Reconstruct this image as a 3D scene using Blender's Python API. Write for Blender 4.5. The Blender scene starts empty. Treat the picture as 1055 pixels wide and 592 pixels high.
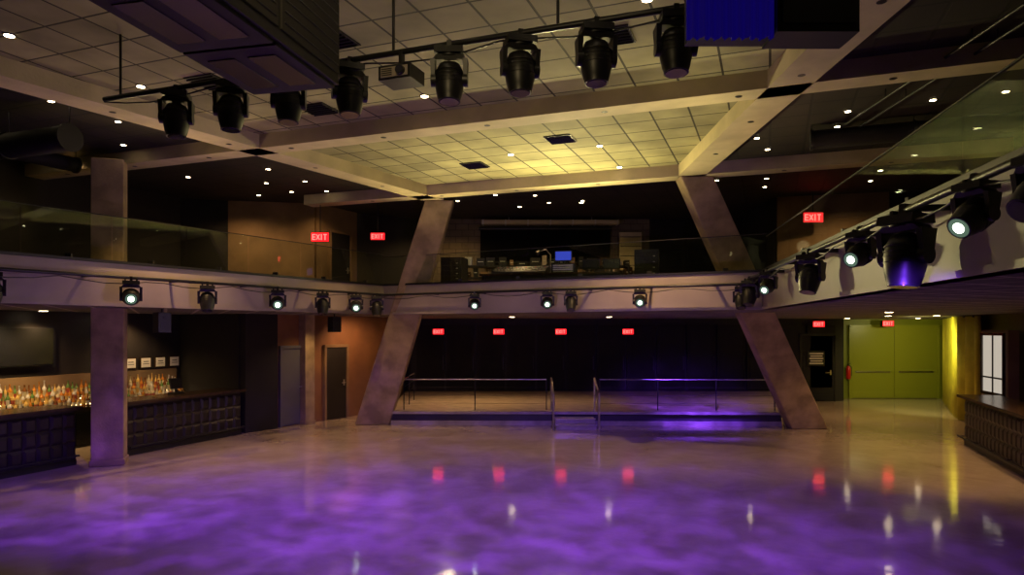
import bpy, bmesh, math, random
from mathutils import Vector, Matrix
random.seed(7)
H=2.6
sc=bpy.context.scene
try:
    sc.view_settings.view_transform='Standard'
    sc.view_settings.look='None'
except Exception: pass

# ---------------------------------------------------------------- materials
def new(name):
    m=bpy.data.materials.new(name); m.use_nodes=True
    return m,m.node_tree,m.node_tree.nodes['Principled BSDF']
def pbr(name,col,rough=.6,metal=0,noise=.0,nscale=4,bump=0,bscale=60,col2=None,emis=None,es=0,spec=.5,coat=0):
    m,nt,b=new(name)
    b.inputs['Base Color'].default_value=(*col,1)
    b.inputs['Roughness'].default_value=rough
    b.inputs['Metallic'].default_value=metal
    b.inputs['Specular IOR Level'].default_value=spec
    b.inputs['Coat Weight'].default_value=coat
    tc=nt.nodes.new('ShaderNodeTexCoord')
    if noise or col2:
        n=nt.nodes.new('ShaderNodeTexNoise'); n.inputs['Scale'].default_value=nscale; n.inputs['Detail'].default_value=6
        nt.links.new(tc.outputs['Object'],n.inputs['Vector'])
        r=nt.nodes.new('ShaderNodeValToRGB')
        c2=col2 if col2 else tuple(c*(1-noise) for c in col)
        r.color_ramp.elements[0].position=.35; r.color_ramp.elements[0].color=(*c2,1)
        r.color_ramp.elements[1].position=.65; r.color_ramp.elements[1].color=(*col,1)
        nt.links.new(n.outputs['Fac'],r.inputs['Fac']); nt.links.new(r.outputs['Color'],b.inputs['Base Color'])
    if bump:
        n=nt.nodes.new('ShaderNodeTexNoise'); n.inputs['Scale'].default_value=bscale
        nt.links.new(tc.outputs['Object'],n.inputs['Vector'])
        bp=nt.nodes.new('ShaderNodeBump'); bp.inputs['Strength'].default_value=bump; bp.inputs['Distance'].default_value=.01
        nt.links.new(n.outputs['Fac'],bp.inputs['Height']); nt.links.new(bp.outputs['Normal'],b.inputs['Normal'])
    if emis:
        b.inputs['Emission Color'].default_value=(*emis,1); b.inputs['Emission Strength'].default_value=es
    return m
def tile(name,c1,c2,mortar,size,rot,ms=.02,rough=.8,h=None,vertical=False):
    m,nt,b=new(name)
    tc=nt.nodes.new('ShaderNodeTexCoord'); mp=nt.nodes.new('ShaderNodeMapping')
    if vertical: mp.inputs['Rotation'].default_value=(math.radians(90),0,rot)
    else: mp.inputs['Rotation'].default_value=(0,0,rot)
    nt.links.new(tc.outputs['Object'],mp.inputs['Vector'])
    br=nt.nodes.new('ShaderNodeTexBrick'); br.offset=0 if not vertical else .5
    br.inputs['Scale'].default_value=1; br.inputs['Brick Width'].default_value=size; br.inputs['Row Height'].default_value=h or size
    br.inputs['Mortar Size'].default_value=ms; br.inputs['Color1'].default_value=(*c1,1); br.inputs['Color2'].default_value=(*c2,1)
    br.inputs['Mortar'].default_value=(*mortar,1)
    nt.links.new(mp.outputs['Vector'],br.inputs['Vector'])
    n=nt.nodes.new('ShaderNodeTexNoise'); n.inputs['Scale'].default_value=1.3; n.inputs['Detail'].default_value=4
    nt.links.new(tc.outputs['Object'],n.inputs['Vector'])
    mr=nt.nodes.new('ShaderNodeMapRange'); mr.inputs[1].default_value=.3; mr.inputs[2].default_value=.7; mr.inputs[3].default_value=.6; mr.inputs[4].default_value=1.1
    nt.links.new(n.outputs['Fac'],mr.inputs[0])
    mul=nt.nodes.new('ShaderNodeVectorMath'); mul.operation='SCALE'
    nt.links.new(br.outputs['Color'],mul.inputs[0]); nt.links.new(mr.outputs[0],mul.inputs['Scale']); nt.links.new(mul.outputs[0],b.inputs['Base Color'])
    bp=nt.nodes.new('ShaderNodeBump'); bp.invert=True; bp.inputs['Strength'].default_value=.6; bp.inputs['Distance'].default_value=.02
    nt.links.new(br.outputs['Fac'],bp.inputs['Height']); nt.links.new(bp.outputs['Normal'],b.inputs['Normal'])
    b.inputs['Roughness'].default_value=rough
    return m

black=pbr('black_powder_coat',(.009,.009,.010),.42)
blackmatte=pbr('black_matte_paint',(.010,.008,.007),.8,noise=.3)
blackgloss=pbr('black_gloss',(.01,.01,.012),.2)
screen_m=pbr('black_screen_fabric',(.003,.003,.003),.9,spec=.1)
partition_m=pbr('black_partition_laminate',(.010,.007,.005),.6,spec=.3)
riser_m=pbr('black_riser_paint',(.035,.028,.045),.4)
leather=pbr('black_tufted_leather',(.018,.014,.012),.35,bump=.3,bscale=90)
steel=pbr('brushed_steel',(.6,.58,.55),.3,metal=1)
pipe_m=pbr('dark_pipe',(.03,.03,.032),.4,metal=.6)
beam_m=pbr('cast_concrete_beam',(.62,.53,.30),.75,noise=.25,nscale=1.6,bump=.4,bscale=30)
pillar_m=pbr('cast_concrete_pillar',(.42,.31,.17),.8,noise=.45,nscale=2.5,bump=.5,bscale=25)
fascia_m=pbr('painted_steel_fascia',(.40,.34,.29),.5,noise=.2,nscale=1.2)
brown=pbr('brown_plaster_wall',(.25,.155,.075),.8,noise=.3,nscale=1.5)
brownred=pbr('russet_plaster_wall',(.25,.11,.045),.7,noise=.3,nscale=1.2)
greenw=pbr('lime_green_paint',(.17,.19,.012),.5,noise=.12,nscale=1.2)
greend=pbr('lime_green_door_paint',(.23,.24,.018),.35)
curt=pbr('chartreuse_curtain_fabric',(.55,.48,.03),.7,noise=.25,nscale=3)
bluedoor=pbr('slate_blue_door_paint',(.11,.11,.125),.5)
darkpanel=pbr('charcoal_panel',(.014,.010,.008),.6,noise=.3)
counter_m=pbr('dark_wood_counter',(.05,.028,.016),.22,noise=.4,nscale=6)
deck_m=pbr('deck_wood',(.42,.33,.24),.4,noise=.3,nscale=3)
edge_m=pbr('concrete_deck_edge',(.38,.33,.30),.6,noise=.3)
white=pbr('white_paper',(.6,.56,.48),.7)
redp=pbr('red_enamel',(.5,.015,.01),.3)
bluefab=pbr('blue_velour_drape_glow',(.02,.015,.25),.8,emis=(.03,.01,.6),es=.1)  # weak blue emission put into the fabric so it looks lit
soffit_m=tile('soffit_grid_tiles',(.12,.10,.08),(.09,.08,.065),(.42,.37,.29),.6,math.radians(-27),ms=.03)
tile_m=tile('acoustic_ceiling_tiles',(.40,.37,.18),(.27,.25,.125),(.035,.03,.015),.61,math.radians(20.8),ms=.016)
tile_d=tile('dark_and_shaded_ceiling_tiles',(.030,.023,.016),(.024,.019,.013),(.012,.010,.008),.61,math.radians(20.8),ms=.022)
block_m=tile('concrete_block_wall',(.20,.155,.10),(.17,.13,.085),(.09,.07,.05),.4,0,ms=.01,h=.2,vertical=True)
def emit(name,col,s):
    m,nt,b=new(name)
    b.inputs['Base Color'].default_value=(0,0,0,1) 
    b.inputs['Emission Color'].default_value=(*col,1); b.inputs['Emission Strength'].default_value=s
    return m
e_warm=emit('warm_lamp_lens',(1,.78,.46),20)
e_lens=emit('moving_head_lens_lit',(.85,1,.80),7)
e_lens2=emit('moving_head_lens_halo',(.25,.42,.28),.35)
e_red=emit('exit_red_letters',(1,.06,.05),6)
e_red2=emit('exit_red_face',(1,.01,.015),2.4)
e_blue=emit('monitor_blue',(.06,.10,.9),.6)
e_fill_strip=emit('added_warm_glow_strip',(1,.66,.3),8)  # added glow for the bottles, not an existing LED strip
e_panel=emit('backlit_glass',(1,.88,.72),.5)
lens_off=pbr('lens_glass_dark',(.03,.03,.05),.08,coat=.5)
# glass rail
m,nt,b=new('railing_glass'); glass_m=m
nt.nodes.remove(b); out=nt.nodes['Material Output']
tr=nt.nodes.new('ShaderNodeBsdfTransparent'); tr.inputs[0].default_value=(.92,.96,.93,1)
gl=nt.nodes.new('ShaderNodeBsdfGlossy'); gl.inputs['Roughness'].default_value=.02; gl.inputs[0].default_value=(.8,.95,.85,1)
mx=nt.nodes.new('ShaderNodeMixShader'); mx.inputs[0].default_value=.045; nt.links.new(tr.outputs[0],mx.inputs[1]); nt.links.new(gl.outputs[0],mx.inputs[2]); nt.links.new(mx.outputs[0],out.inputs[0])
# polished concrete floor
m,nt,b=new('polished_concrete_floor'); floor_m=m
tc=nt.nodes.new('ShaderNodeTexCoord')
n1=nt.nodes.new('ShaderNodeTexNoise'); n1.inputs['Scale'].default_value=.9; n1.inputs['Detail'].default_value=12; n1.inputs['Roughness'].default_value=.72; n1.inputs['Distortion'].default_value=.4
nt.links.new(tc.outputs['Object'],n1.inputs['Vector'])
r1=nt.nodes.new('ShaderNodeValToRGB')
r1.color_ramp.elements[0].position=.30; r1.color_ramp.elements[0].color=(.32,.24,.165,1)
r1.color_ramp.elements[1].position=.70; r1.color_ramp.elements[1].color=(.48,.39,.29,1)
nt.links.new(n1.outputs['Fac'],r1.inputs['Fac']); nt.links.new(r1.outputs['Color'],b.inputs['Base Color'])
r2=nt.nodes.new('ShaderNodeMapRange'); r2.inputs[1].default_value=.3; r2.inputs[2].default_value=.7; r2.inputs[3].default_value=.11; r2.inputs[4].default_value=.05
nt.links.new(n1.outputs['Fac'],r2.inputs[0]); nt.links.new(r2.outputs[0],b.inputs['Roughness'])
b.inputs['Specular IOR Level'].default_value=.85
n2=nt.nodes.new('ShaderNodeTexNoise'); n2.inputs['Scale'].default_value=3.6; n2.inputs['Detail'].default_value=5
nt.links.new(tc.outputs['Object'],n2.inputs['Vector'])
bp=nt.nodes.new('ShaderNodeBump'); bp.inputs['Strength'].default_value=.24; bp.inputs['Distance'].default_value=.011
nt.links.new(n2.outputs['Fac'],bp.inputs['Height']); nt.links.new(bp.outputs['Normal'],b.inputs['Normal'])
bottle_mats=[pbr('bottle_amber',(.5,.19,.03),.12,spec=.8),pbr('bottle_clear',(.6,.56,.48),.1,spec=.8),pbr('bottle_green',(.12,.22,.06),.12,spec=.8),
 pbr('bottle_brown',(.18,.07,.02),.15,spec=.8),pbr('bottle_gold',(.65,.42,.12),.2),pbr('bottle_pale',(.5,.42,.25),.12),pbr('bottle_label_cream',(.65,.6,.46),.6),pbr('bottle_label_red',(.35,.06,.03),.6)]

# ---------------------------------------------------------------- mesh builder
class MB:
    def __init__(s,M=None): s.v=[];s.f=[];s.mi=[];s.sm=[];s.mats=[];s.M=M or Matrix.Identity(4)
    def at(s,x,y,z=0,rz=0): s.M=Matrix.Translation((x,y,z))@Matrix.Rotation(rz,4,'Z'); return s
    def add(s,vs,fs,mat,smooth=False):
        if mat not in s.mats: s.mats.append(mat)
        k=s.mats.index(mat); o=len(s.v)
        s.v+= [s.M@Vector(v) for v in vs]
        for f in fs: s.f.append([o+i for i in f]); s.mi.append(k); s.sm.append(smooth)
    def hexa(s,b,t,mat):
        s.add(list(b)+list(t),[(3,2,1,0),(4,5,6,7),(0,1,5,4),(1,2,6,5),(2,3,7,6),(3,0,4,7)],mat)
    def box(s,c,sz,mat,R=None):
        x,y,z=sz[0]/2,sz[1]/2,sz[2]/2; c=Vector(c)
        vs=[Vector(p) for p in ((-x,-y,-z),(x,-y,-z),(x,y,-z),(-x,y,-z),(-x,-y,z),(x,-y,z),(x,y,z),(-x,y,z))]
        if R: vs=[R@v for v in vs]
        vs=[v+c for v in vs]; s.hexa(vs[:4],vs[4:],mat)
    def prism(s,poly,z0,z1,mat):
        n=len(poly)
        vs=[(p[0],p[1],z0) for p in poly]+[(p[0],p[1],z1) for p in poly]
        fs=[tuple(range(n-1,-1,-1)),tuple(range(n,2*n))]+[(i,(i+1)%n,n+(i+1)%n,n+i) for i in range(n)]
        s.add(vs,fs,mat)
    def basis(s,a,b):
        d=(Vector(b)-Vector(a)).normalized()
        up=Vector((0,0,1)) if abs(d.z)<.95 else Vector((0,1,0))
        u=d.cross(up).normalized(); w=u.cross(d).normalized()
        return d,u,w
    def beam(s,a,b,w,h,mat):
        d,u,k=s.basis(a,b); a=Vector(a);b=Vector(b)
        q=lambda p:[p-u*w/2-k*h/2,p+u*w/2-k*h/2,p+u*w/2+k*h/2,p-u*w/2+k*h/2]
        s.hexa(q(a),q(b),mat)
    def cyl(s,a,b,r,mat,r2=None,seg=12,smooth=True):
        s.lathe(a,b,[(r,0),(r2 if r2 is not None else r,1)],mat,seg,smooth)
    def lathe(s,a,b,prof,mat,seg=12,smooth=True,cap=True):
        d,u,w=s.basis(a,b); a=Vector(a); L=(Vector(b)-a)
        vs=[];fs=[]
        for r,t in prof:
            for i in range(seg):
                an=2*math.pi*i/seg
                vs.append(a+L*t+(u*math.cos(an)+w*math.sin(an))*r)
        for j in range(len(prof)-1):
            for i in range(seg):
                i2=(i+1)%seg; fs.append((j*seg+i,j*seg+i2,(j+1)*seg+i2,(j+1)*seg+i))
        s.add(vs,fs,mat,smooth)
        if cap:
            n=len(prof)-1
            s.add(vs[:seg],[tuple(range(seg-1,-1,-1))],mat); s.add(vs[n*seg:],[tuple(range(seg))],mat)
    def tube(s,pts,r,mat,seg=8):
        for p,q in zip(pts[:-1],pts[1:]): s.cyl(p,q,r,mat,seg=seg)
    def done(s,name,bevel=0):
        me=bpy.data.meshes.new(name); me.from_pydata([tuple(v) for v in s.v],[],s.f)
        for m in s.mats: me.materials.append(m)
        for i,p in enumerate(me.polygons): p.material_index=s.mi[i]; p.use_smooth=s.sm[i]
        bm=bmesh.new(); bm.from_mesh(me); bmesh.ops.recalc_face_normals(bm,faces=bm.faces[:]); bm.to_mesh(me); bm.free()
        ob=bpy.data.objects.new(name,me)
        bpy.context.collection.objects.link(ob)
        if bevel:
            bv=ob.modifiers.new('bevel','BEVEL'); bv.width=bevel; bv.segments=2; bv.limit_method='ANGLE'
        return ob

def wall(name,p,q,z0,z1,mat,th=.15):
    b=MB(); b.beam((p[0],p[1],(z0+z1)/2),(q[0],q[1],(z0+z1)/2),th,z1-z0,mat); return b.done(name)

# ---------------------------------------------------------------- key plan points (metres)
LN=(-10.0,7.1); LC=(-3.44,18.2); RC=(5.15,13.75); RN=(2.98,1.5)   # balcony edge
ZS,ZF=3.02,3.78       # soffit, fascia top
ZC=6.15               # ceiling
ZB=5.9                # beam underside

# ---------------------------------------------------------------- shell
b=MB(); b.prism([(-18,-3.2),(18,-3.2),(18,27),(-18,27)],-.2,0,floor_m); b.done('floor')
A0=(-12.2,-.3); A1=(-1.95,17.35); C0=(3.55,-3); C1=(3.85,14.7)
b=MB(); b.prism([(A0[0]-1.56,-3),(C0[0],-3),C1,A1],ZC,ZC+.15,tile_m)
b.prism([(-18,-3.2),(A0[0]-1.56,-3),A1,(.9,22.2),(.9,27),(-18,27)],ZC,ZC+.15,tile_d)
b.prism([A1,C1,(4.1,22.2),(.9,22.2)],ZC,ZC+.15,tile_d)  # tiles past the far beam; their unlit shade is put into the colour
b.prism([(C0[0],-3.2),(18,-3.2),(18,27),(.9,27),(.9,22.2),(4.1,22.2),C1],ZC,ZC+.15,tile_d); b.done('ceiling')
wall('wall_left',(-17.3,-3),(-9.0,18.4),0,ZC,darkpanel)
wall('wall_bar_end',(-9.0,18.4),(-6.9,17.3),0,ZS,blackmatte)
wall('wall_left_rear',(-6.9,17.3),(-4.05,22.05),0,ZS,brownred)
wall('wall_left_return',(-4.05,22.05),(-4.05,25.0),0,ZS,brown)
wall('wall_back_lower',(-4.05,25.05),(12.15,25.05),0,ZS,darkpanel)
wall('wall_back_green',(12.15,26),(16.9,26),0,ZS,greenw)
wall('wall_back_jog',(12.15,25.05),(12.15,26),0,ZS,blackmatte)
wall('wall_right_green',(16.9,26),(13.5,19.8),0,ZC,greenw)
wall('wall_right_middle',(13.5,19.8),(12.1,14),0,ZC,greenw)
wall('wall_right_front',(12.1,14),(11.2,-3),0,ZC,blackmatte)
wall('wall_front',(-17.3,-3),(11.2,-3),0,ZC,blackmatte)
wall('wall_upper_left_dark',(-9.0,18.4),(-7.8,18.7),3.3,ZC,blackmatte)
wall('wall_upper_left_brown',(-7.8,18.7),(-5.55,19.1),3.3,ZC,brown)
wall('wall_upper_left_return',(-5.55,19.1),(-4.75,20.6),3.3,ZC,brown)
wall('wall_upper_left_rear',(-4.75,20.6),(-2.7,21.8),3.3,ZC,darkpanel)
wall('wall_back_upper',(-2.7,21.8),(4.4,21.8),3.3,ZC,block_m)
wall('wall_back_upper_dark',(4.4,21.8),(7.1,21.8),3.3,ZC,blackmatte)
wall('wall_upper_right_return',(7.1,21.8),(7.1,18.2),3.3,ZC,blackmatte)
wall('wall_upper_right',(7.1,18.2),(9.7,17.5),3.3,ZC,brown)
wall('wall_upper_right_dark',(9.7,17.5),(13.0,17.6),3.3,ZC,darkpanel)

# mezzanine slab + fascia
b=MB()
b.prism([LN,LC,(-4.05,25),(-9.3,25),(-9.05,18.3),(-14.0,5.6)],ZS,ZS+.28,soffit_m)
b.prism([LC,RC,(7.0,13.6),(12.1,14.2),(13.4,19.7),(16.8,26.1),(12.1,26.1),(12.1,25.1),(-4.05,25)],ZS,ZS+.28,soffit_m)
b.prism([RC,RN,(11.2,1.5),(12.05,14.1),(7,13.6)],ZS,ZS+.28,soffit_m)
b.done('mezzanine_floor_slab')
def fascia(name,p,q):
    b=MB(); P=Vector((*p,0)); Q=Vector((*q,0))
    zc=(ZS+ZF)/2
    b.beam((P.x,P.y,zc),(Q.x,Q.y,zc),.16,ZF-ZS,fascia_m)
    b.beam((P.x,P.y,ZF+.02),(Q.x,Q.y,ZF+.02),.22,.05,black)
    b.beam((P.x,P.y,ZS+.03),(Q.x,Q.y,ZS+.03),.22,.06,fascia_m)
    b.done(name)
fascia('trim_fascia_left',LN,LC); fascia('trim_fascia_back',LC,RC); fascia('trim_fascia_right',RC,RN)
def rail(p,q,zt,step=1.5):
    b=MB(); P=Vector((*p,0)); Q=Vector((*q,0)); L=(Q-P).length; n=max(1,round(L/step)); d=(Q-P)/n
    z0=ZF+.045
    for i in range(n):
        a=P+d*(i+.01); c=P+d*(i+.99)
        b.beam((a.x,a.y,(z0+zt)/2),(c.x,c.y,(z0+zt)/2),.012,zt-z0-.02,glass_m)
        b.box((P+d*(i+.5)+Vector((0,0,z0+.03))),(.1,.05,.07),pipe_m)
    b.beam((P.x,P.y,zt),(Q.x,Q.y,zt),.024,.014,pipe_m)
    b.done('glass_balustrade')
rail(LN,LC,4.62); rail(LC,RC,4.55); rail(RC,RN,4.5,2.2)

# ceiling beams
def cbeam(p,q,w=.5):
    b=MB(); b.beam((p[0],p[1],(ZB+ZC)/2),(q[0],q[1],(ZB+ZC)/2),w,ZC-ZB,beam_m)
    P=Vector((*p,ZB-.003)); Q=Vector((*q,ZB-.003)); L=(Q-P).length; n=int(L/1.9)
    for i in range(1,n):
        c=P.lerp(Q,i/n); b.cyl(c,c+Vector((0,0,.002)),.05,black,seg=12)
    return b.done('ceiling_beam')
cbeam(A0,A1,.5); cbeam((-11.2,15.05),(8.6,7.55),.42); cbeam(C0,C1,.55); cbeam((-5.4,18.05),(9.3,12.7),.42)

# leaning pillars
def lean(bx,by,bw,tx,ty,tw,d=.45):
    b=MB()
    q=lambda x,y,z,w:[(x-w/2,y-d/2,z),(x+w/2,y-d/2,z),(x+w/2,y+d/2,z),(x-w/2,y+d/2,z)]
    b.hexa(q(bx,by,0,bw),q(tx,ty,ZB,tw),pillar_m)
    b.done('leaning_concrete_pillar',.03)
lean(-3.85,18.9,.95,-1.85,17.45,.72)
lean(7.85,18.1,.95,3.95,14.75,.72)
b=MB().at(-7.85,13.25,0,math.radians(22)); b.box((0,0,ZB/2),(.55,.5,ZB),pillar_m); b.box((0,0,.06),(.6,.55,.12),pillar_m); b.done('concrete_column',.015)
b=MB().at(-5.72,18.9,0,math.radians(59)); b.box((0,0,ZS/2),(.34,.3,ZS),pillar_m); b.box((0,0,.05),(.38,.34,.1),pillar_m); b.done('concrete_column',.01)

# ---------------------------------------------------------------- deck, steps, rails
b=MB(); dp=[(-3.33,18.67),(7.32,18.42),(9.9,24.8),(-3.9,24.8)]
b.prism(dp,.0,.12,edge_m); b.prism([(-3.33,18.72),(7.32,18.47),(9.9,24.8),(-3.9,24.8)],.12,.31,riser_m); b.prism([(-3.35,18.62),(7.35,18.37),(9.9,24.8),(-3.9,24.8)],.31,.38,deck_m)
b.beam((-3.35,18.615,.345),(7.35,18.365,.345),.02,.07,edge_m)
b.done('raised_dance_deck')
b=MB()
for i,(y0,z) in enumerate([(17.75,.13),(18.05,.255)]): b.prism([(1.15,y0),(2.2,y0),(2.2,18.44),(1.15,18.44)],0 if i==0 else .13,z,edge_m); b.prism([(1.13,y0-.02),(2.22,y0-.02),(2.22,y0+.03),(1.13,y0+.03)],z-.03,z+.004,steel)
b.done('deck_steps')
def handrail(x):
    b=MB(); r=.028
    b.tube([(x,17.7,0),(x,17.7,.93),(x,18.7,1.28),(x,18.7,.38)],r,steel)
    b.tube([(x,17.7,.5),(x,18.7,.85)],.014,steel)
    b.cyl((x,17.7,0),(x,17.7,.02),.05,steel); b.cyl((x,18.7,.38),(x,18.7,.4),.05,steel)
    b.done('stair_handrail')
handrail(1.08); handrail(2.27)
def drail(pts):
    b=MB()
    for p,q in zip(pts[:-1],pts[1:]):
        P=Vector((*p,.38));Q=Vector((*q,.38)); n=max(1,round((Q-P).length/1.7))
        for i in range(n+1):
            c=P.lerp(Q,i/n); b.cyl(c,c+Vector((0,0,.86)),.014,pipe_m,seg=8); b.cyl(c,c+Vector((0,0,.015)),.045,steel,seg=8)
        b.cyl(P+Vector((0,0,.86)),Q+Vector((0,0,.86)),.016,steel,seg=8)
        for z in (.2,.42,.64): b.cyl(P+Vector((0,0,z)),Q+Vector((0,0,z)),.004,pipe_m,seg=6)
    b.done('deck_railing')
drail([(-3.1,21.5),(-3.0,18.85),(.95,18.77)]); drail([(2.42,18.75),(7.2,18.62),(8.3,21.5)])

b=MB()
for i in range(14):
    x=-3.5+i*1.1
    b.box((x+.52,24.9,1.4),(1.02,.06,2.78),partition_m); b.box((x+.52,24.865,1.6),(.8,.02,2.2),blackmatte)
    b.box((x+.98,24.85,1.4),(.03,.03,.5),pipe_m)
b.done('folding_partition')

# exit signs
def exit_sign(x,y,z,rz=0,w=.4,ztop=None):
    b=MB().at(x,y,z,rz); h=w*.52
    b.box((0,0,0),(w,.05,h),black); b.box((0,-.028,0),(w*.96,.006,h*.9),e_red2)
    s=h*.62; lw=w*.15; t=s*.17; yy=-.036
    xs=[-.33*w,-.11*w,.08*w,.28*w]
    def bar(cx,cz,sx,sz,a=0): b.box((cx,yy,cz),(sx,.008,sz),e_red,Matrix.Rotation(a,3,'Y'))
    bar(xs[0]-lw/2,0,t,s)
    for k in(-1,0,1): bar(xs[0],k*(s/2-t/2),lw,t)
    bar(xs[1],0,t,s*1.05,.55); bar(xs[1],0,t,s*1.05,-.55)
    bar(xs[2],0,t,s); bar(xs[3],0,t,s); bar(xs[3],s/2-t/2,lw*1.2,t)
    if ztop: 
        b.cyl((0,0,h/2),(0,0,ztop-z),.012,black,seg=8); b.cyl((0,0,ztop-z-.02),(0,0,ztop-z),.05,black,seg=10)
    b.done('exit_sign')
for px in (-2.63,-.47,1.75,4.15): exit_sign(px,24.3,2.55,0,.40,ZS)
exit_sign(11.1,24.6,2.82,0,.42,ZS); exit_sign(14.0,25.3,2.85,0,.42,ZS)
exit_sign(-5.05,17.9,5.05,0,.48,ZC); exit_sign(-3.75,19.0,5.22,0,.40,ZC); exit_sign(7.75,17.5,5.5,0,.52,ZC)

# ---------------------------------------------------------------- doors
def door(name,x,y,rz,w,h,mat,frame,double=False,z=0):
    b=MB().at(x,y,z,rz)
    for sx in(-1,1): b.box((sx*(w/2+.04),-.13,h/2+.02),(.08,.1,h+.04),frame)
    b.box((0,-.13,h+.04),(w+.16,.1,.08),frame)
    k=2 if double else 1
    for i in range(k):
        ww=w/k; cx=-w/2+ww*(i+.5)
        b.box((cx,-.12,h/2+.01),(ww-.015,.05,h-.01),mat)
        if double: b.box((cx,-.165,1.02),(ww*.8,.04,.05),steel)
        else:
            b.box((cx+ww*.38,-.15,1.05),(.05,.02,.18),steel); b.cyl((cx+ww*.38,-.16,1.05),(cx+ww*.38,-.21,1.05),.012,steel); b.beam((cx+ww*.38,-.21,1.05),(cx+ww*.2,-.21,1.05),.02,.02,steel)
        b.box((cx,-.15,.14),(ww*.9,.008,.2),mat)
    b.done(name,.004)
R59=math.radians(59)
door('door_1',-6.1,18.66,R59,.78,2.1,bluedoor,bluedoor)
door('door_2',-5.28,20.02,R59,.8,2.1,darkpanel,brown)
door('door_3',14.55,26.0,0,3.3,2.72,greend,greend,True)
door('door_4',11.2,25.0,0,1.2,2.4,blackmatte,darkpanel)
door('door_5',-5.13,19.9,math.radians(62),.8,2.1,blackmatte,brown,False,3.31)
wall('wall_black_pier',(-6.83,17.22),(-6.32,18.1),0,ZS,blackmatte,.22)
b=MB().at(11.1,24.78,1.75); 
for i in range(5): b.box((0,0,-i*.09),(.5-.06*(i%2),.02,.045),white)
b.box((0,.02,-.18),(.62,.02,.55),black); b.done('notice_sign')

# fire extinguisher
b=MB().at(12.75,25.75,.75)
b.lathe((0,0,0),(0,0,.5),[(.05,0),(.085,.05),(.085,.75),(.06,.9),(.03,1)],redp,14)
b.cyl((0,0,.5),(0,0,.56),.025,black); b.beam((-.03,0,.57),(.09,-.0,.6),.03,.02,black); b.tube([(0,-.03,.54),(.1,-.05,.45),(.1,-.05,.12)],.012,black)
b.box((0,.1,.25),(.12,.06,.4),steel); b.done('fire_extinguisher')

def curtain(name,pts,z0,z1,mat,amp=.07,n=14):
    vs=[];fs=[]; b=MB(); N=n*8
    P3=[Vector((*p,0)) for p in pts]; tot=sum((q-p).length for p,q in zip(P3[:-1],P3[1:]))
    def pt(s):
        for p,q in zip(P3[:-1],P3[1:]):
            l=(q-p).length
            if s<=l+1e-6: d=(q-p)/l; return p+d*s,Vector((-d.y,d.x,0))
            s-=l
        return P3[-1],Vector((-d.y,d.x,0))
    for i in range(N+1):
        c,nn=pt(tot*i/N*.9999); c=c+nn*math.sin(2*math.pi*n*i/N+.5*math.sin(i*.3))*amp
        vs+= [(c.x,c.y,z0),(c.x,c.y,z1)]
    for i in range(N): fs.append((2*i,2*i+2,2*i+3,2*i+1))
    b.add(vs,fs,mat,True)
    b.tube([(p.x,p.y,z1-.02) for p in P3],.025,pipe_m)
    ob=b.done(name); so=ob.modifiers.new('thickness','SOLIDIFY'); so.thickness=.01
curtain('chartreuse_curtain',[(15.9,24.9),(13.05,19.8),(12.72,18.4)],.02,ZS-.02,curt,.12,13)

# ---------------------------------------------------------------- bars
RB=math.radians(68.8)
def bar_counter(x,y,rz,L,h=1.08,dep=.62):
    b=MB().at(x,y,0,rz)
    b.box((L/2,dep/2,h/2),(L,dep,h-.0),darkpanel); b.box((L/2,dep/2-.06,h+.025),(L+.06,dep+.22,.06),counter_m)
    b.box((L/2,.0,.06),(L,.06,.12),black)
    n=int(L/.24); w=L/n; rows=3; hh=(h-.22)/rows
    for i in range(n):
        for j in range(rows):
            x0=i*w;z0=.15+j*hh
            b.add([(x0,0,z0),(x0+w,0,z0),(x0+w,0,z0+hh),(x0,0,z0+hh),(x0+w*.2,-.035,z0+hh*.2),(x0+w*.8,-.035,z0+hh*.2),(x0+w*.8,-.035,z0+hh*.8),(x0+w*.2,-.035,z0+hh*.8)],
              [(0,1,5,4),(1,2,6,5),(2,3,7,6),(3,0,4,7),(4,5,6,7)],leather)
    b.cyl((.05,-.17,.2),(L-.05,-.17,.2),.022,pipe_m,seg=10)
    for i in range(int(L)+1):
        xx=min(.1+i*1.0,L-.1); b.beam((xx,-.17,.2),(xx,.02,.2),.02,.02,pipe_m)
    b.done('bar_counter')
bar_counter(-10.6,7.6,RB,5.95)
bar_counter(-8.0,13.95,RB,3.3)
bar_counter(10.35,15.5,math.radians(250),7.2)
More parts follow.
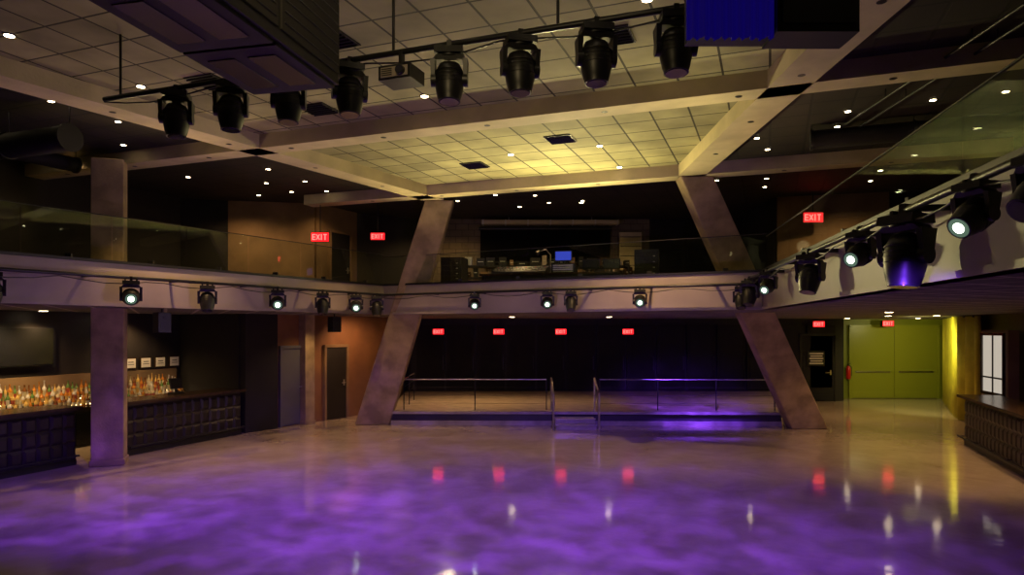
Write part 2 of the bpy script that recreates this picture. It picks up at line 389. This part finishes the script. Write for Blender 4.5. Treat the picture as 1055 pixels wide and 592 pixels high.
def backbar(x,y,L):
    b=MB().at(x,y,0,RB)
    b.box((L/2,-.33,.42),(L,.5,.84),darkpanel); b.box((L/2,-.33,.86),(L+.02,.54,.05),counter_m)
    b.box((L/2,-.24,.955),(L,.3,.13),counter_m); b.box((L/2,-.16,1.08),(L,.15,.13),counter_m)
    b.box((L/2,-.405,.93),(L,.015,.02),e_fill_strip); b.box((L/2,-.245,1.055),(L,.012,.02),e_fill_strip)  # glowing strips added under the bottles to brighten them
    b.box((L/2,-.06,1.35),(L,.05,.5),brown)
    n=max(2,int(L/.8))
    for i in range(n): b.box((L*(i+.5)/n,-.59,.42),(L/n-.04,.02,.7),blackgloss); b.box((L*(i+.5)/n+.2,-.61,.6),(.1,.02,.015),steel)
    b.done('back_bar_cabinet')
    c=MB().at(x,y,0,RB)
    for row,(yy,z) in enumerate([(-.47,.886),(-.31,1.021),(-.16,1.146)]):
        t=.08
        while t<L-.08:
            hh=random.uniform(.24,.37); r=random.uniform(.032,.046); m=random.choice(bottle_mats[:6]); lb=random.choice(bottle_mats[4:])
            k=random.uniform(.5,.66); yj=yy+random.uniform(-.01,.01)
            c.lathe((t,yj,z),(t,yj,z+hh),[(r*.9,0),(r,.04),(r,k),(r*.8,k+.06),(r*.36,k+.15),(r*.33,.93),(r*.4,.94),(r*.4,1)],m,7)
            c.lathe((t,yj,z+hh*.15),(t,yj,z+hh*k*.8),[(r*1.03,0),(r*1.03,1)],lb,7,cap=False)
            t+=random.uniform(.085,.12)
    c.done('liquor_bottles')
def wl(t): return (-13.5+4.5*t+.07,6.8+11.6*t)
x,y=wl(.33); backbar(x,y,5.7)
x,y=wl(.83); backbar(x,y,1.85)
x,y=wl(.62); b=MB().at(x,y,2.25,RB); b.box((0,-.1,0),(2.3,.07,.85),black); b.box((0,-.14,0),(2.2,.01,.78),blackgloss); b.box((0,-.03,0),(.3,.1,.3),pipe_m); b.done('wall_television')
for i in range(4):
    x,y=wl(.865+i*.035); b=MB().at(x,y,1.78,RB); b.box((0,-.11,0),(.32,.03,.28),counter_m); b.box((0,-.128,0),(.27,.006,.23),white); b.box((0,-.132,.03),(.15,.003,.02),black); b.box((0,-.132,-.03),(.18,.003,.015),black); b.done('framed_notice')
b=MB(Matrix.Translation((-7.75,15.7,1.135))@Matrix.Rotation(RB,4,'Z'))
b.box((0,0,.02),(.3,.22,.04),black); b.beam((0,0,.04),(0,.03,.16),.06,.03,black); b.box((0,.02,.24),(.34,.03,.25),black,Matrix.Rotation(-.25,3,'X')); b.box((0,.005,.24),(.3,.012,.21),blackgloss,Matrix.Rotation(-.25,3,'X')); b.done('bar_till')
b=MB().at(12.5,17.1,0,math.radians(-104)); 
b.box((0,-.2,1.3),(1.5,.24,2.6),brown); b.box((0,-.33,1.75),(1.2,.03,1.5),e_panel); b.box((0,-.35,1.75),(.05,.03,1.5),pipe_m); b.box((0,-.35,1.4),(1.2,.03,.04),pipe_m); b.box((0,-.34,.5),(1.1,.03,.8),darkpanel)
for z in (1.0,2.5): b.box((0,-.36,z),(1.3,.05,.07),counter_m)
for s_ in (-.62,.62): b.box((s_,-.36,1.75),(.07,.05,1.57),counter_m)
b.done('backlit_display_cabinet')

# ---------------------------------------------------------------- lighting pipes and moving heads
def pipe(pts,name='lighting_pipe',r=.03,hang=None,fas=None):
    b=MB(); b.tube(pts,r,pipe_m,10)
    for (p,q) in (hang or []): b.cyl(p,q,.015,pipe_m,seg=8)
    for (p,q) in (fas or []): b.beam(p,q,.05,.05,pipe_m)
    for p,q in zip(pts[:-1],pts[1:]):
        P=Vector(p);Q=Vector(q); n=int((Q-P).length/.35); k=int((Q-P).length/1.5)
        cp=[P.lerp(Q,i/n)+Vector((0,0,-.03-.09*abs(math.sin(math.pi*k*i/n)))) for i in range(n+1)]
        b.tube(cp,.009,black,6)
    b.done(name)
ZP=3.52; ZPR=3.62
def off(p,q,o):
    P=Vector((*p,0));Q=Vector((*q,0)); d=(Q-P).normalized(); n=Vector((d.y,-d.x,0)); return P+n*o,Q+n*o,n
LP,LQ,nL=off(LN,LC,.38); BP,BQ,nB=off(LC,RC,.38); RP,RQ,nR=off(RC,RN,.38)
LQ=LQ-(LQ-LP).normalized()*.3
def facepipe(P,Q,n,z,name='lighting_pipe'):
    L=(Q-P).length; k=int(L/1.6); fs=[]
    for i in range(k+1):
        c=P.lerp(Q,(i+.3)/(k+1)); fs.append(((c.x,c.y,z),(c.x-n.x*.31,c.y-n.y*.31,z)))
    pipe([(P.x,P.y,z),(Q.x,Q.y,z)],name,.03,None,fs)
facepipe(LP,LQ,nL,ZP); facepipe(BP,BQ,nB,ZP); facepipe(RP,RQ,nR,ZPR)

def head(x,y,z,yaw,tilt,s=1,lit=False,name='moving_head_light'):
    b=MB(); b.M=Matrix.Translation((x,y,z))@Matrix.Rotation(yaw,4,'Z')@Matrix.Scale(s,4)
    b.box((0,0,-.02),(.05,.09,.10),black); b.box((.1,0,-.04),(.03,.06,.06),pipe_m); b.box((-.1,0,-.04),(.03,.06,.06),pipe_m)
    b.hexa([(-.15,-.14,-.13),(.15,-.14,-.13),(.15,.14,-.13),(-.15,.14,-.13)],[(-.15,-.13,-.06),(.15,-.13,-.06),(.15,.13,-.06),(-.15,.13,-.06)],black)
    b.cyl((0,0,-.13),(0,0,-.15),.12,black,seg=18)
    b.hexa([(-.18,-.08,-.19),(.18,-.08,-.19),(.18,.08,-.19),(-.18,.08,-.19)],[(-.13,-.1,-.14),(.13,-.1,-.14),(.13,.1,-.14),(-.13,.1,-.14)],black)
    for sx in(-1,1):
        b.hexa([(sx*.172-.018,-.05,-.42),(sx*.172+.018,-.05,-.42),(sx*.172+.018,.05,-.42),(sx*.172-.018,.05,-.42)],[(sx*.172-.026,-.09,-.18),(sx*.172+.026,-.09,-.18),(sx*.172+.026,.09,-.18),(sx*.172-.026,.09,-.18)],black)
        b.cyl((sx*.14,0,-.38),(sx*.195,0,-.38),.075,black,seg=16)
    d=Vector((0,-math.sin(tilt),-math.cos(tilt))); c=Vector((0,0,-.37))
    b.lathe(c-d*.17,c+d*.25,[(.06,0),(.115,.06),(.145,.22),(.155,.45),(.15,.65),(.132,.85),(.118,.95),(.118,1)],black,20)
    if lit:
        b.cyl(c+d*.245,c+d*.253,.10,e_lens2,seg=18); b.cyl(c+d*.25,c+d*.258,.055,e_lens,seg=18)
    else: b.cyl(c+d*.245,c+d*.256,.10,lens_off,seg=18)
    for k in(.26,.36,.46,.56): b.lathe(c-d*(.17-.42*k)-d*.007,c-d*(.17-.42*k)+d*.007,[(.15,0),(.162,.5),(.15,1)],black,20)
    b.done(name)
def yawto(c,tx=0,ty=0):
    dx,dy=tx-c.x,ty-c.y; return math.atan2(dx,-dy)
LL=(LQ-LP).length
for dist,lit,ti in ((3.75,0,.4),(5.85,1,1.35),(7.35,0,.35),(9.05,1,1.35),(10.35,0,.3),(11.45,1,1.35),(12.2,0,.3)):
    c=LP.lerp(LQ,dist/LL); head(c.x,c.y,ZP,yawto(c),ti,.9,bool(lit))
for t,lit,ti in ((.315,1,1.35),(.515,1,1.35),(.575,0,.5),(.74,1,1.35),(.955,0,.4)):
    c=BP.lerp(BQ,t); head(c.x,c.y,ZP,yawto(c),ti,.8,bool(lit))
LR=(RQ-RP).length
for dist,lit,ti,s_ in ((.35,0,.4,.9),(2.2,1,1.1,.75),(5.0,0,.3,.9),(7.0,1,1.2,.72),(8.15,0,.1,1.08),(9.35,1,1.0,.7),(10.1,0,.9,.7)):
    c=RP.lerp(RQ,dist/LR); head(c.x,c.y,ZPR+.02,yawto(c,-4.0,2.5),ti,s_,bool(lit))
OP=Vector((-4.95,8.25,5.4)); OQ=Vector((1.3,5.96,5.4)); OE=OP+(OQ-OP)*1.05
hg=[]
for t in (.04,.33,.6,.86):
    c=OP.lerp(OQ,t); hg.append((tuple(c),(c.x,c.y,ZC-.004)))
pipe([tuple(OP),tuple(OE)],hang=hg)
for t in (.171,.29,.407,.522,.694,.804,.914,1.02):
    c=OP+(OQ-OP)*t; head(c.x,c.y,c.z,random.uniform(-.4,.4),random.uniform(.0,.12),.92,False)
b=MB().at(-1.11,6.84,5.4,-.35)
b.box((0,0,-.1),(.04,.06,.2),black); b.box((0,0,-.25),(.36,.3,.14),pipe_m); b.box((0,-.155,-.25),(.3,.01,.1),fascia_m); b.cyl((.08,-.15,-.25),(.08,-.2,-.25),.045,black,seg=16); b.cyl((.08,-.2,-.25),(.08,-.203,-.25),.036,lens_off,seg=16)
for i in range(4): b.box((-.08,-.165,-.28+i*.02),(.12,.006,.008),black)
b.done('ceiling_projector',.01)

# suspended loudspeaker cluster
a=math.atan2(-.35,1.55)
b=MB().at(-1.76,5.5,0,a)
L=2.6; W=.78; zb=4.53
b.box((0,-L/2,zb+.70),(W,L,1.36),black)
for i in range(3):
    y0=-L+i*L/3
    b.box((0,y0+L/6,zb+.01),(W-.06,L/3-.03,.03),darkpanel)
    b.box((W/2+.005,y0+L/6,zb+.7),(.02,L/3-.04,1.2),blackmatte)
    for k in range(2): b.box((-.16+.32*k,y0+L/6,zb-.008),(.22,L/3-.3,.008),blackgloss)
    for k in range(14): b.box((W/2+.018,y0+L/6,zb+.16+k*.08),(.008,L/3-.10,.012),black)
for k in range(8): b.box((-W/2+.05+k*.097,.005,zb+.7),(.02,.02,1.2),pipe_m)
for yy in (-.3,-L+.3):
    for xx in(-.25,.25): b.cyl((xx,yy,5.9),(xx,yy,ZC-.004),.014,steel,seg=8)
b.done('suspended_loudspeaker_cluster',.012)
# suspended masking box with drape
b=MB().at(1.97,5.28,0,0)
b.box((.34,.0,5.44),(.62,.32,1.18),black); b.box((.34,-.165,5.44),(.54,.02,1.06),darkpanel); b.box((-.28,.06,5.45),(.62,.2,1.16),black)
vs=[];fs=[];N=120
for i in range(N+1):
    xx=-.64+.66*i/N; yy=-.1+.03*math.sin(i*.5)+.015*math.sin(i*1.3)+.01*math.sin(i*.21)
    vs+=[(xx,yy,4.82),(xx,yy,6.02)]
for i in range(N): fs.append((2*i,2*i+2,2*i+3,2*i+1))
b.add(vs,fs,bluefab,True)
for xx in(-.5,.5): b.cyl((xx,.05,5.98),(xx,.05,ZC-.004),.014,steel,seg=8)
b.done('suspended_drape_box')

# ---------------------------------------------------------------- ceiling fittings
E1=Vector((.935,-.355,0)); E2=Vector((.355,.935,0))
def disc(mb,x,y,z,r,m):
    mb.lathe((x,y,z),(x,y,z-.012),[(r*1.4,0),(r*1.3,.6),(r*1.05,1)],black,12); mb.cyl((x,y,z-.0125),(x,y,z-.016),r,m,seg=12)
mb=MB()
for i in range(-5,6):
    for j in range(3,11):
        p=E1*(i*1.83+.6)+E2*(j*1.83)
        xa=A0[0]+(p.y-A0[1])*(A1[0]-A0[0])/(A1[1]-A0[1])
        if xa+.6<p.x<3.2 and p.y<20.5 and (i*3+j*2)%5 in(0,1,3): disc(mb,p.x,p.y,ZC,.055,e_warm)
mb.done('recessed_downlights')
mb=MB()
for i in range(-12,14):
    for j in range(3,16):
        p=E1*(i*1.15)+E2*(j*1.2)+Vector((random.uniform(-.2,.2),random.uniform(-.2,.2),0))
        xa=A0[0]+(p.y-A0[1])*(A1[0]-A0[0])/(A1[1]-A0[1]); left=p.x<xa-.6 and p.x>-11 and p.y<18.2 and p.y>9; right=p.x>4.4 and p.x<10.5 and p.y<17; back=-1.5<p.x<6.5 and 17.8<p.y<21
        if (left or right or back) and random.random()<.5: disc(mb,p.x,p.y,ZC,.045,e_warm)
mb.done('recessed_downlights')
mb=MB()
for x,y in ((-10,14.5),(-9.4,16.2),(-6.4,14.2),(8.6,15.5),(7.2,20.5),(10.8,19.5),(11.6,23.5),(14.1,23.6),(12.0,19.2),(3,21),(0,21)): disc(mb,x,y,ZS,.08,e_warm)
mb.done('recessed_downlights')
for (x,y) in ((-3.1,10.9),(-2.2,8.3),(1.2,8.2),(.9,12.6),(-4.3,9.7),(-.8,14.6)):
    b=MB().at(x,y,ZC,math.radians(-20.8)); b.box((0,0,-.01),(.5,.5,.02),black)
    for i in range(6): b.box((0,-.2+i*.08,-.025),(.46,.03,.02),pipe_m,Matrix.Rotation(.5,3,'X'))
    b.done('ceiling_air_diffuser')
def duct(pts,r):
    b=MB()
    for p,q in zip(pts[:-1],pts[1:]):
        b.cyl(p,q,r,blackmatte,seg=20)
        n=int((Vector(q)-Vector(p)).length/1.2)
        for i in range(n+1):
            c=Vector(p).lerp(Vector(q),i/max(1,n)); d=(Vector(q)-Vector(p)).normalized(); b.cyl(c-d*.02,c+d*.02,r+.02,pipe_m,seg=20)
            b.cyl(c,(c.x,c.y,ZC-.004),.01,pipe_m,seg=6)
    b.done('ventilation_duct')
duct([(-10.8,12.0,5.6),(-6.9,10.6,5.6)],.2); duct([(-10.2,9.9,5.85),(-8.6,13.4,5.85)],.14)
duct([(5.2,11.8,5.9),(9.6,10.2,5.9)],.16)
for k in (0,.3):
    b=MB(); b.tube([(5.3+k,5,6.02),(5.6+k,12.6,6.02)],.02,pipe_m)
    for yy in(6,8,10,12): b.cyl((5.3+k+(yy-5)*.039,yy,6.02),(5.3+k+(yy-5)*.039,yy,ZC-.004),.01,pipe_m,seg=6)
    b.done('ceiling_conduit')

# ---------------------------------------------------------------- control position on the mezzanine
ang=math.atan2(-4.45,8.6)
b=MB().at(1.0,17.4,3.3,ang*.5)
b.box((0,0,.72),(3.6,.75,.05),counter_m); b.box((0,-.3,.36),(3.5,.04,.7),black)
for sx in(-1.7,1.7): b.box((sx,0,.36),(.05,.7,.7),black)
b.hexa([(-1.5,-.3,.745),(-.1,-.3,.745),(-.1,.3,.745),(-1.5,.3,.745)],[(-1.5,-.3,.8),(-.1,-.3,.8),(-.1,.3,.98),(-1.5,.3,.98)],pipe_m)
for i in range(16): b.box((-1.42+i*.083,-.15,.86),(.02,.05,.02),white); b.box((-1.42+i*.083,.1,.935),(.02,.02,.02),redp if i%3==0 else steel)
b.box((.35,0,.86),(.6,.5,.22),black)
for i in range(4): b.box((.35,-.255,.78+i*.05),(.5,.01,.03),steel)
b.tube([(-.05,.2,.745),(-.05,.2,1.25),(-.15,.1,1.38),(-.3,.0,1.33)],.012,steel)
b.lathe((-.28,.01,1.35),(-.36,-.05,1.27),[(.02,0),(.06,1)],black,12)
b.done('mixing_console_desk')
for dx,dy,bl in ((.31,-.09,1),(1.0,-.2,0),(1.5,-.33,0)):
    b=MB().at(1.0+dx,17.4+dy,4.047 if bl==0 else 4.272,ang*.5); b.box((0,0,.01),(.24,.18,.02),black); b.box((0,.03,.1),(.05,.03,.18),black); b.box((0,0,.22),(.44,.04,.26),black); b.box((0,-.023,.22),(.40,.006,.22),e_blue if bl else blackgloss); b.done('computer_monitor',.004)
for x_,y_ in ((3.4,17.1),(-1.6,18.9)):
    b=MB().at(x_,y_,3.3,ang*.5); b.box((0,0,.65),(.6,.6,1.3),black)
    for i in range(8): b.box((0,-.31,.15+i*.14),(.5,.02,.11),pipe_m); b.box((.18,-.325,.15+i*.14),(.05,.01,.02),steel)
    b.done('equipment_rack')
b=MB().at(1.0,20.9,3.3)
for z in (.45,.9,1.25): b.box((0,0,z),(5.2,.5,.04),pipe_m)
for xx in (-2.55,-1.3,0,1.3,2.55): b.box((xx,0,.63),(.05,.5,1.26),pipe_m)
for zz in (.47,.92,1.27):
    xx=-2.45
    while xx<2.45:
        w_=random.uniform(.12,.34); hh=random.uniform(.1,.32)
        b.box((xx+w_/2,-.05,zz+hh/2),(w_*.9,.3,hh),random.choice([black,black,steel,fascia_m,counter_m,pipe_m,brown])); b.box((xx+w_/2,-.205,zz+hh*.5),(w_*.6,.008,.02),steel)
        xx+=w_+random.uniform(.01,.12)
b.done('equipment_shelving')
b=MB().at(1.05,21.5,5.28); b.box((0,0,0),(4.1,.08,1.0),screen_m); b.cyl((-2.1,0,.53),(2.1,0,.53),.06,black,seg=14); b.box((0,-.01,-.52),(4.12,.05,.05),black)
for xx in (-1.9,1.9): b.box((xx,.1,.4),(.05,.2,.05),pipe_m)
b.done('projection_screen')
b=MB().at(3.75,21.55,5.1); b.box((0,0,0),(.7,.12,1.2),beam_m); 
for i in range(4): b.box((0,-.065,-.45+i*.3),(.66,.01,.02),black)
b.done('wall_return_panel')
b=MB().at(1.2,21.3,5.97); b.box((0,0,0),(4.3,.3,.12),beam_m)  # pale duct stands in for the wall's bright lit top band
for i in range(7): b.box((-2.1+i*.7,0,0),(.04,.33,.15),steel)
for xx in(-1.3,1.3): b.cyl((xx,0,.06),(xx,0,.176),.015,steel,seg=8)
b.done('pale_lit_band_duct')

for x,y in ((-6.9,13.4),(-4.6,17.6)):
    b=MB().at(x,y,2.75,.9); b.box((0,0,0),(.26,.24,.4),black); b.cyl((0,-.12,-.06),(0,-.13,-.06),.09,pipe_m,seg=16); b.cyl((0,-.12,.11),(0,-.13,.11),.04,pipe_m,seg=12); b.cyl((0,0,.2),(0,0,.27),.02,pipe_m); b.done('wall_speaker',.01)

# ---------------------------------------------------------------- lights
def look(ob,t):
    ob.rotation_euler=(Vector(t)-ob.location).to_track_quat('-Z','Y').to_euler()
def spot(name,loc,t,p,col,ang=60,blend=.6,size=.05,gobo=False):
    l=bpy.data.lights.new(name,'SPOT'); l.energy=p; l.color=col; l.spot_size=math.radians(ang); l.spot_blend=blend; l.shadow_soft_size=size
    ob=bpy.data.objects.new(name,l); ob.location=loc; bpy.context.collection.objects.link(ob); look(ob,t)
    if gobo:
        l.use_nodes=True; nt=l.node_tree; em=nt.nodes['Emission']
        tc=nt.nodes.new('ShaderNodeTexCoord'); n=nt.nodes.new('ShaderNodeTexNoise'); n.inputs['Scale'].default_value=13; n.inputs['Detail'].default_value=2; n.inputs['Roughness'].default_value=.5
        mr=nt.nodes.new('ShaderNodeMapRange'); mr.inputs[1].default_value=.40; mr.inputs[2].default_value=.68; mr.inputs[3].default_value=.65; mr.inputs[4].default_value=1.8
        nt.links.new(tc.outputs['Normal'],n.inputs['Vector']); nt.links.new(n.outputs['Fac'],mr.inputs[0]); nt.links.new(mr.outputs[0],em.inputs['Strength'])
    return ob
PUR=(.19,.045,1)
WARM=(1,.60,.26)
for loc,t,p,an in (((-4,7.9,4.7),(-6.2,10.4,0),1500,68),((-2.2,7.2,4.7),(-3.2,9.5,0),1250,70),((-.3,6.5,4.7),(-.8,9,0),1250,72),((1.0,6,4.7),(2.4,9.2,0),1500,68),((-1.2,6.8,4.7),(-2.8,13.0,0),2000,54),((.6,6.3,4.7),(2.0,13.0,0),1700,52),((2.9,5,3.1),(5.2,8.8,0),450,80)):
    spot('purple_beam',loc,t,p,PUR,an,1,.06,True)
spot('purple_beam',(4.6,15.8,2.95),(5.3,19.9,.38),2300,PUR,54,1,.06,True)
spot('purple_beam',(1.0,7.4,4.9),(2.0,18.2,.1),1100,(.2,.06,1),22,1,.06)
spot('fascia_fill',(-1.0,10.5,2.2),(-7,12.6,3.2),150,(.70,.42,.95),100,1,.06)  # unseen mid-air fill added to tint the balcony faces lavender
spot('fascia_fill',(-1.0,9.5,2.4),(1.2,16,3.2),210,(.66,.38,1),90,1,.06)
# warm ceiling uplights
spot('ceiling_uplight',(1.2,15.4,3.9),(1.0,12.8,6.15),900,(1,.84,.36),150,.9,.1)
spot('ceiling_uplight',(-1.6,16.9,3.9),(-2.0,13.8,6.15),300,(1,.8,.36),155,.9,.1)
spot('ceiling_uplight',(2.9,9.5,4.0),(1.0,10.5,6.15),110,(1,.84,.38),155,.9,.1)
spot('ceiling_uplight',(-6.4,12.0,4.3),(-5.2,10.5,6.15),60,(1,.70,.34),155,.9,.1)
spot('ceiling_uplight',(4.6,11.4,4.0),(6.0,10.5,6.15),45,(1,.6,.3),155,.9,.1)
for loc,t,p in (((-3,15.5,5.8),(-3,15.8,0),480),((2.5,13.3,5.8),(3.2,15.5,0),460),((-6.0,12.3,5.8),(-6.6,13.2,0),420),((6.9,10.5,2.9),(7.5,12.5,0),160)):
    spot('warm_downlight_beam',loc,t,p,WARM,90,1,.06)
for x,y,p in ((-10,14.5,130),(-9.2,16.6,90),(-6.6,14.6,110),(-11.0,11.8,150),(8.6,15.5,230),(7.9,20.5,70),(10.8,20,200),(11.6,23.3,80),(9.0,12.0,160),(-5.0,18.3,80),(-1.5,20.8,260),(1.5,20.8,100)):
    spot('warm_downlight_beam',(x,y,2.95),(x,y,0),p,WARM,130,.9,.06)
spot('green_wall_wash',(14.1,23.6,2.9),(14.4,26,1.2),65,(1,.88,.4),140,.8,.06)
spot('green_wall_wash',(11.8,20.4,2.9),(14.0,21.8,1.5),380,(1,.92,.35),120,.8,.06)
spot('russet_wall_wash',(-4.2,19.6,2.9),(-4.9,20.6,1.2),90,(1,.55,.25),130,.8,.06)
spot('back_bar_fill',(-9.9,13.4,2.9),(-10.9,13.8,1.1),170,(1,.7,.35),110,.8,.05)  # unseen spots added to brighten the bottles
spot('back_bar_fill',(-8.5,16.4,2.9),(-9.3,16.9,1.1),70,(1,.7,.35),100,.8,.05)
for x,y,p in ((-7,17.6,130),(-5.0,18.4,60),(8.2,16.4,150),(-9,14,80),(.2,19.6,80),(3.2,19.6,100),(-1.8,20.2,140),(9,10,70),(1,17.6,80)):
    spot('warm_downlight_beam',(x,y,6.05),(x,y,3.3),p,WARM,150,.8,.06)
w=bpy.data.worlds.new('dim_interior'); sc.world=w; w.use_nodes=True
w.node_tree.nodes['Background'].inputs[0].default_value=(.5,.35,.25,1); w.node_tree.nodes['Background'].inputs[1].default_value=.012
spot('house_light',(-1,3,5.6),(-1.5,11,4.0),120,(1,.74,.36),110,1,.08)

# ---------------------------------------------------------------- camera
cam=bpy.data.cameras.new('camera'); co=bpy.data.objects.new('camera',cam); bpy.context.collection.objects.link(co)
co.location=(0,0,H); co.rotation_euler=(math.radians(90),0,0)
cam.sensor_width=36; cam.lens=36*700/1055; cam.shift_y=44/1055; cam.clip_start=.05
sc.camera=co
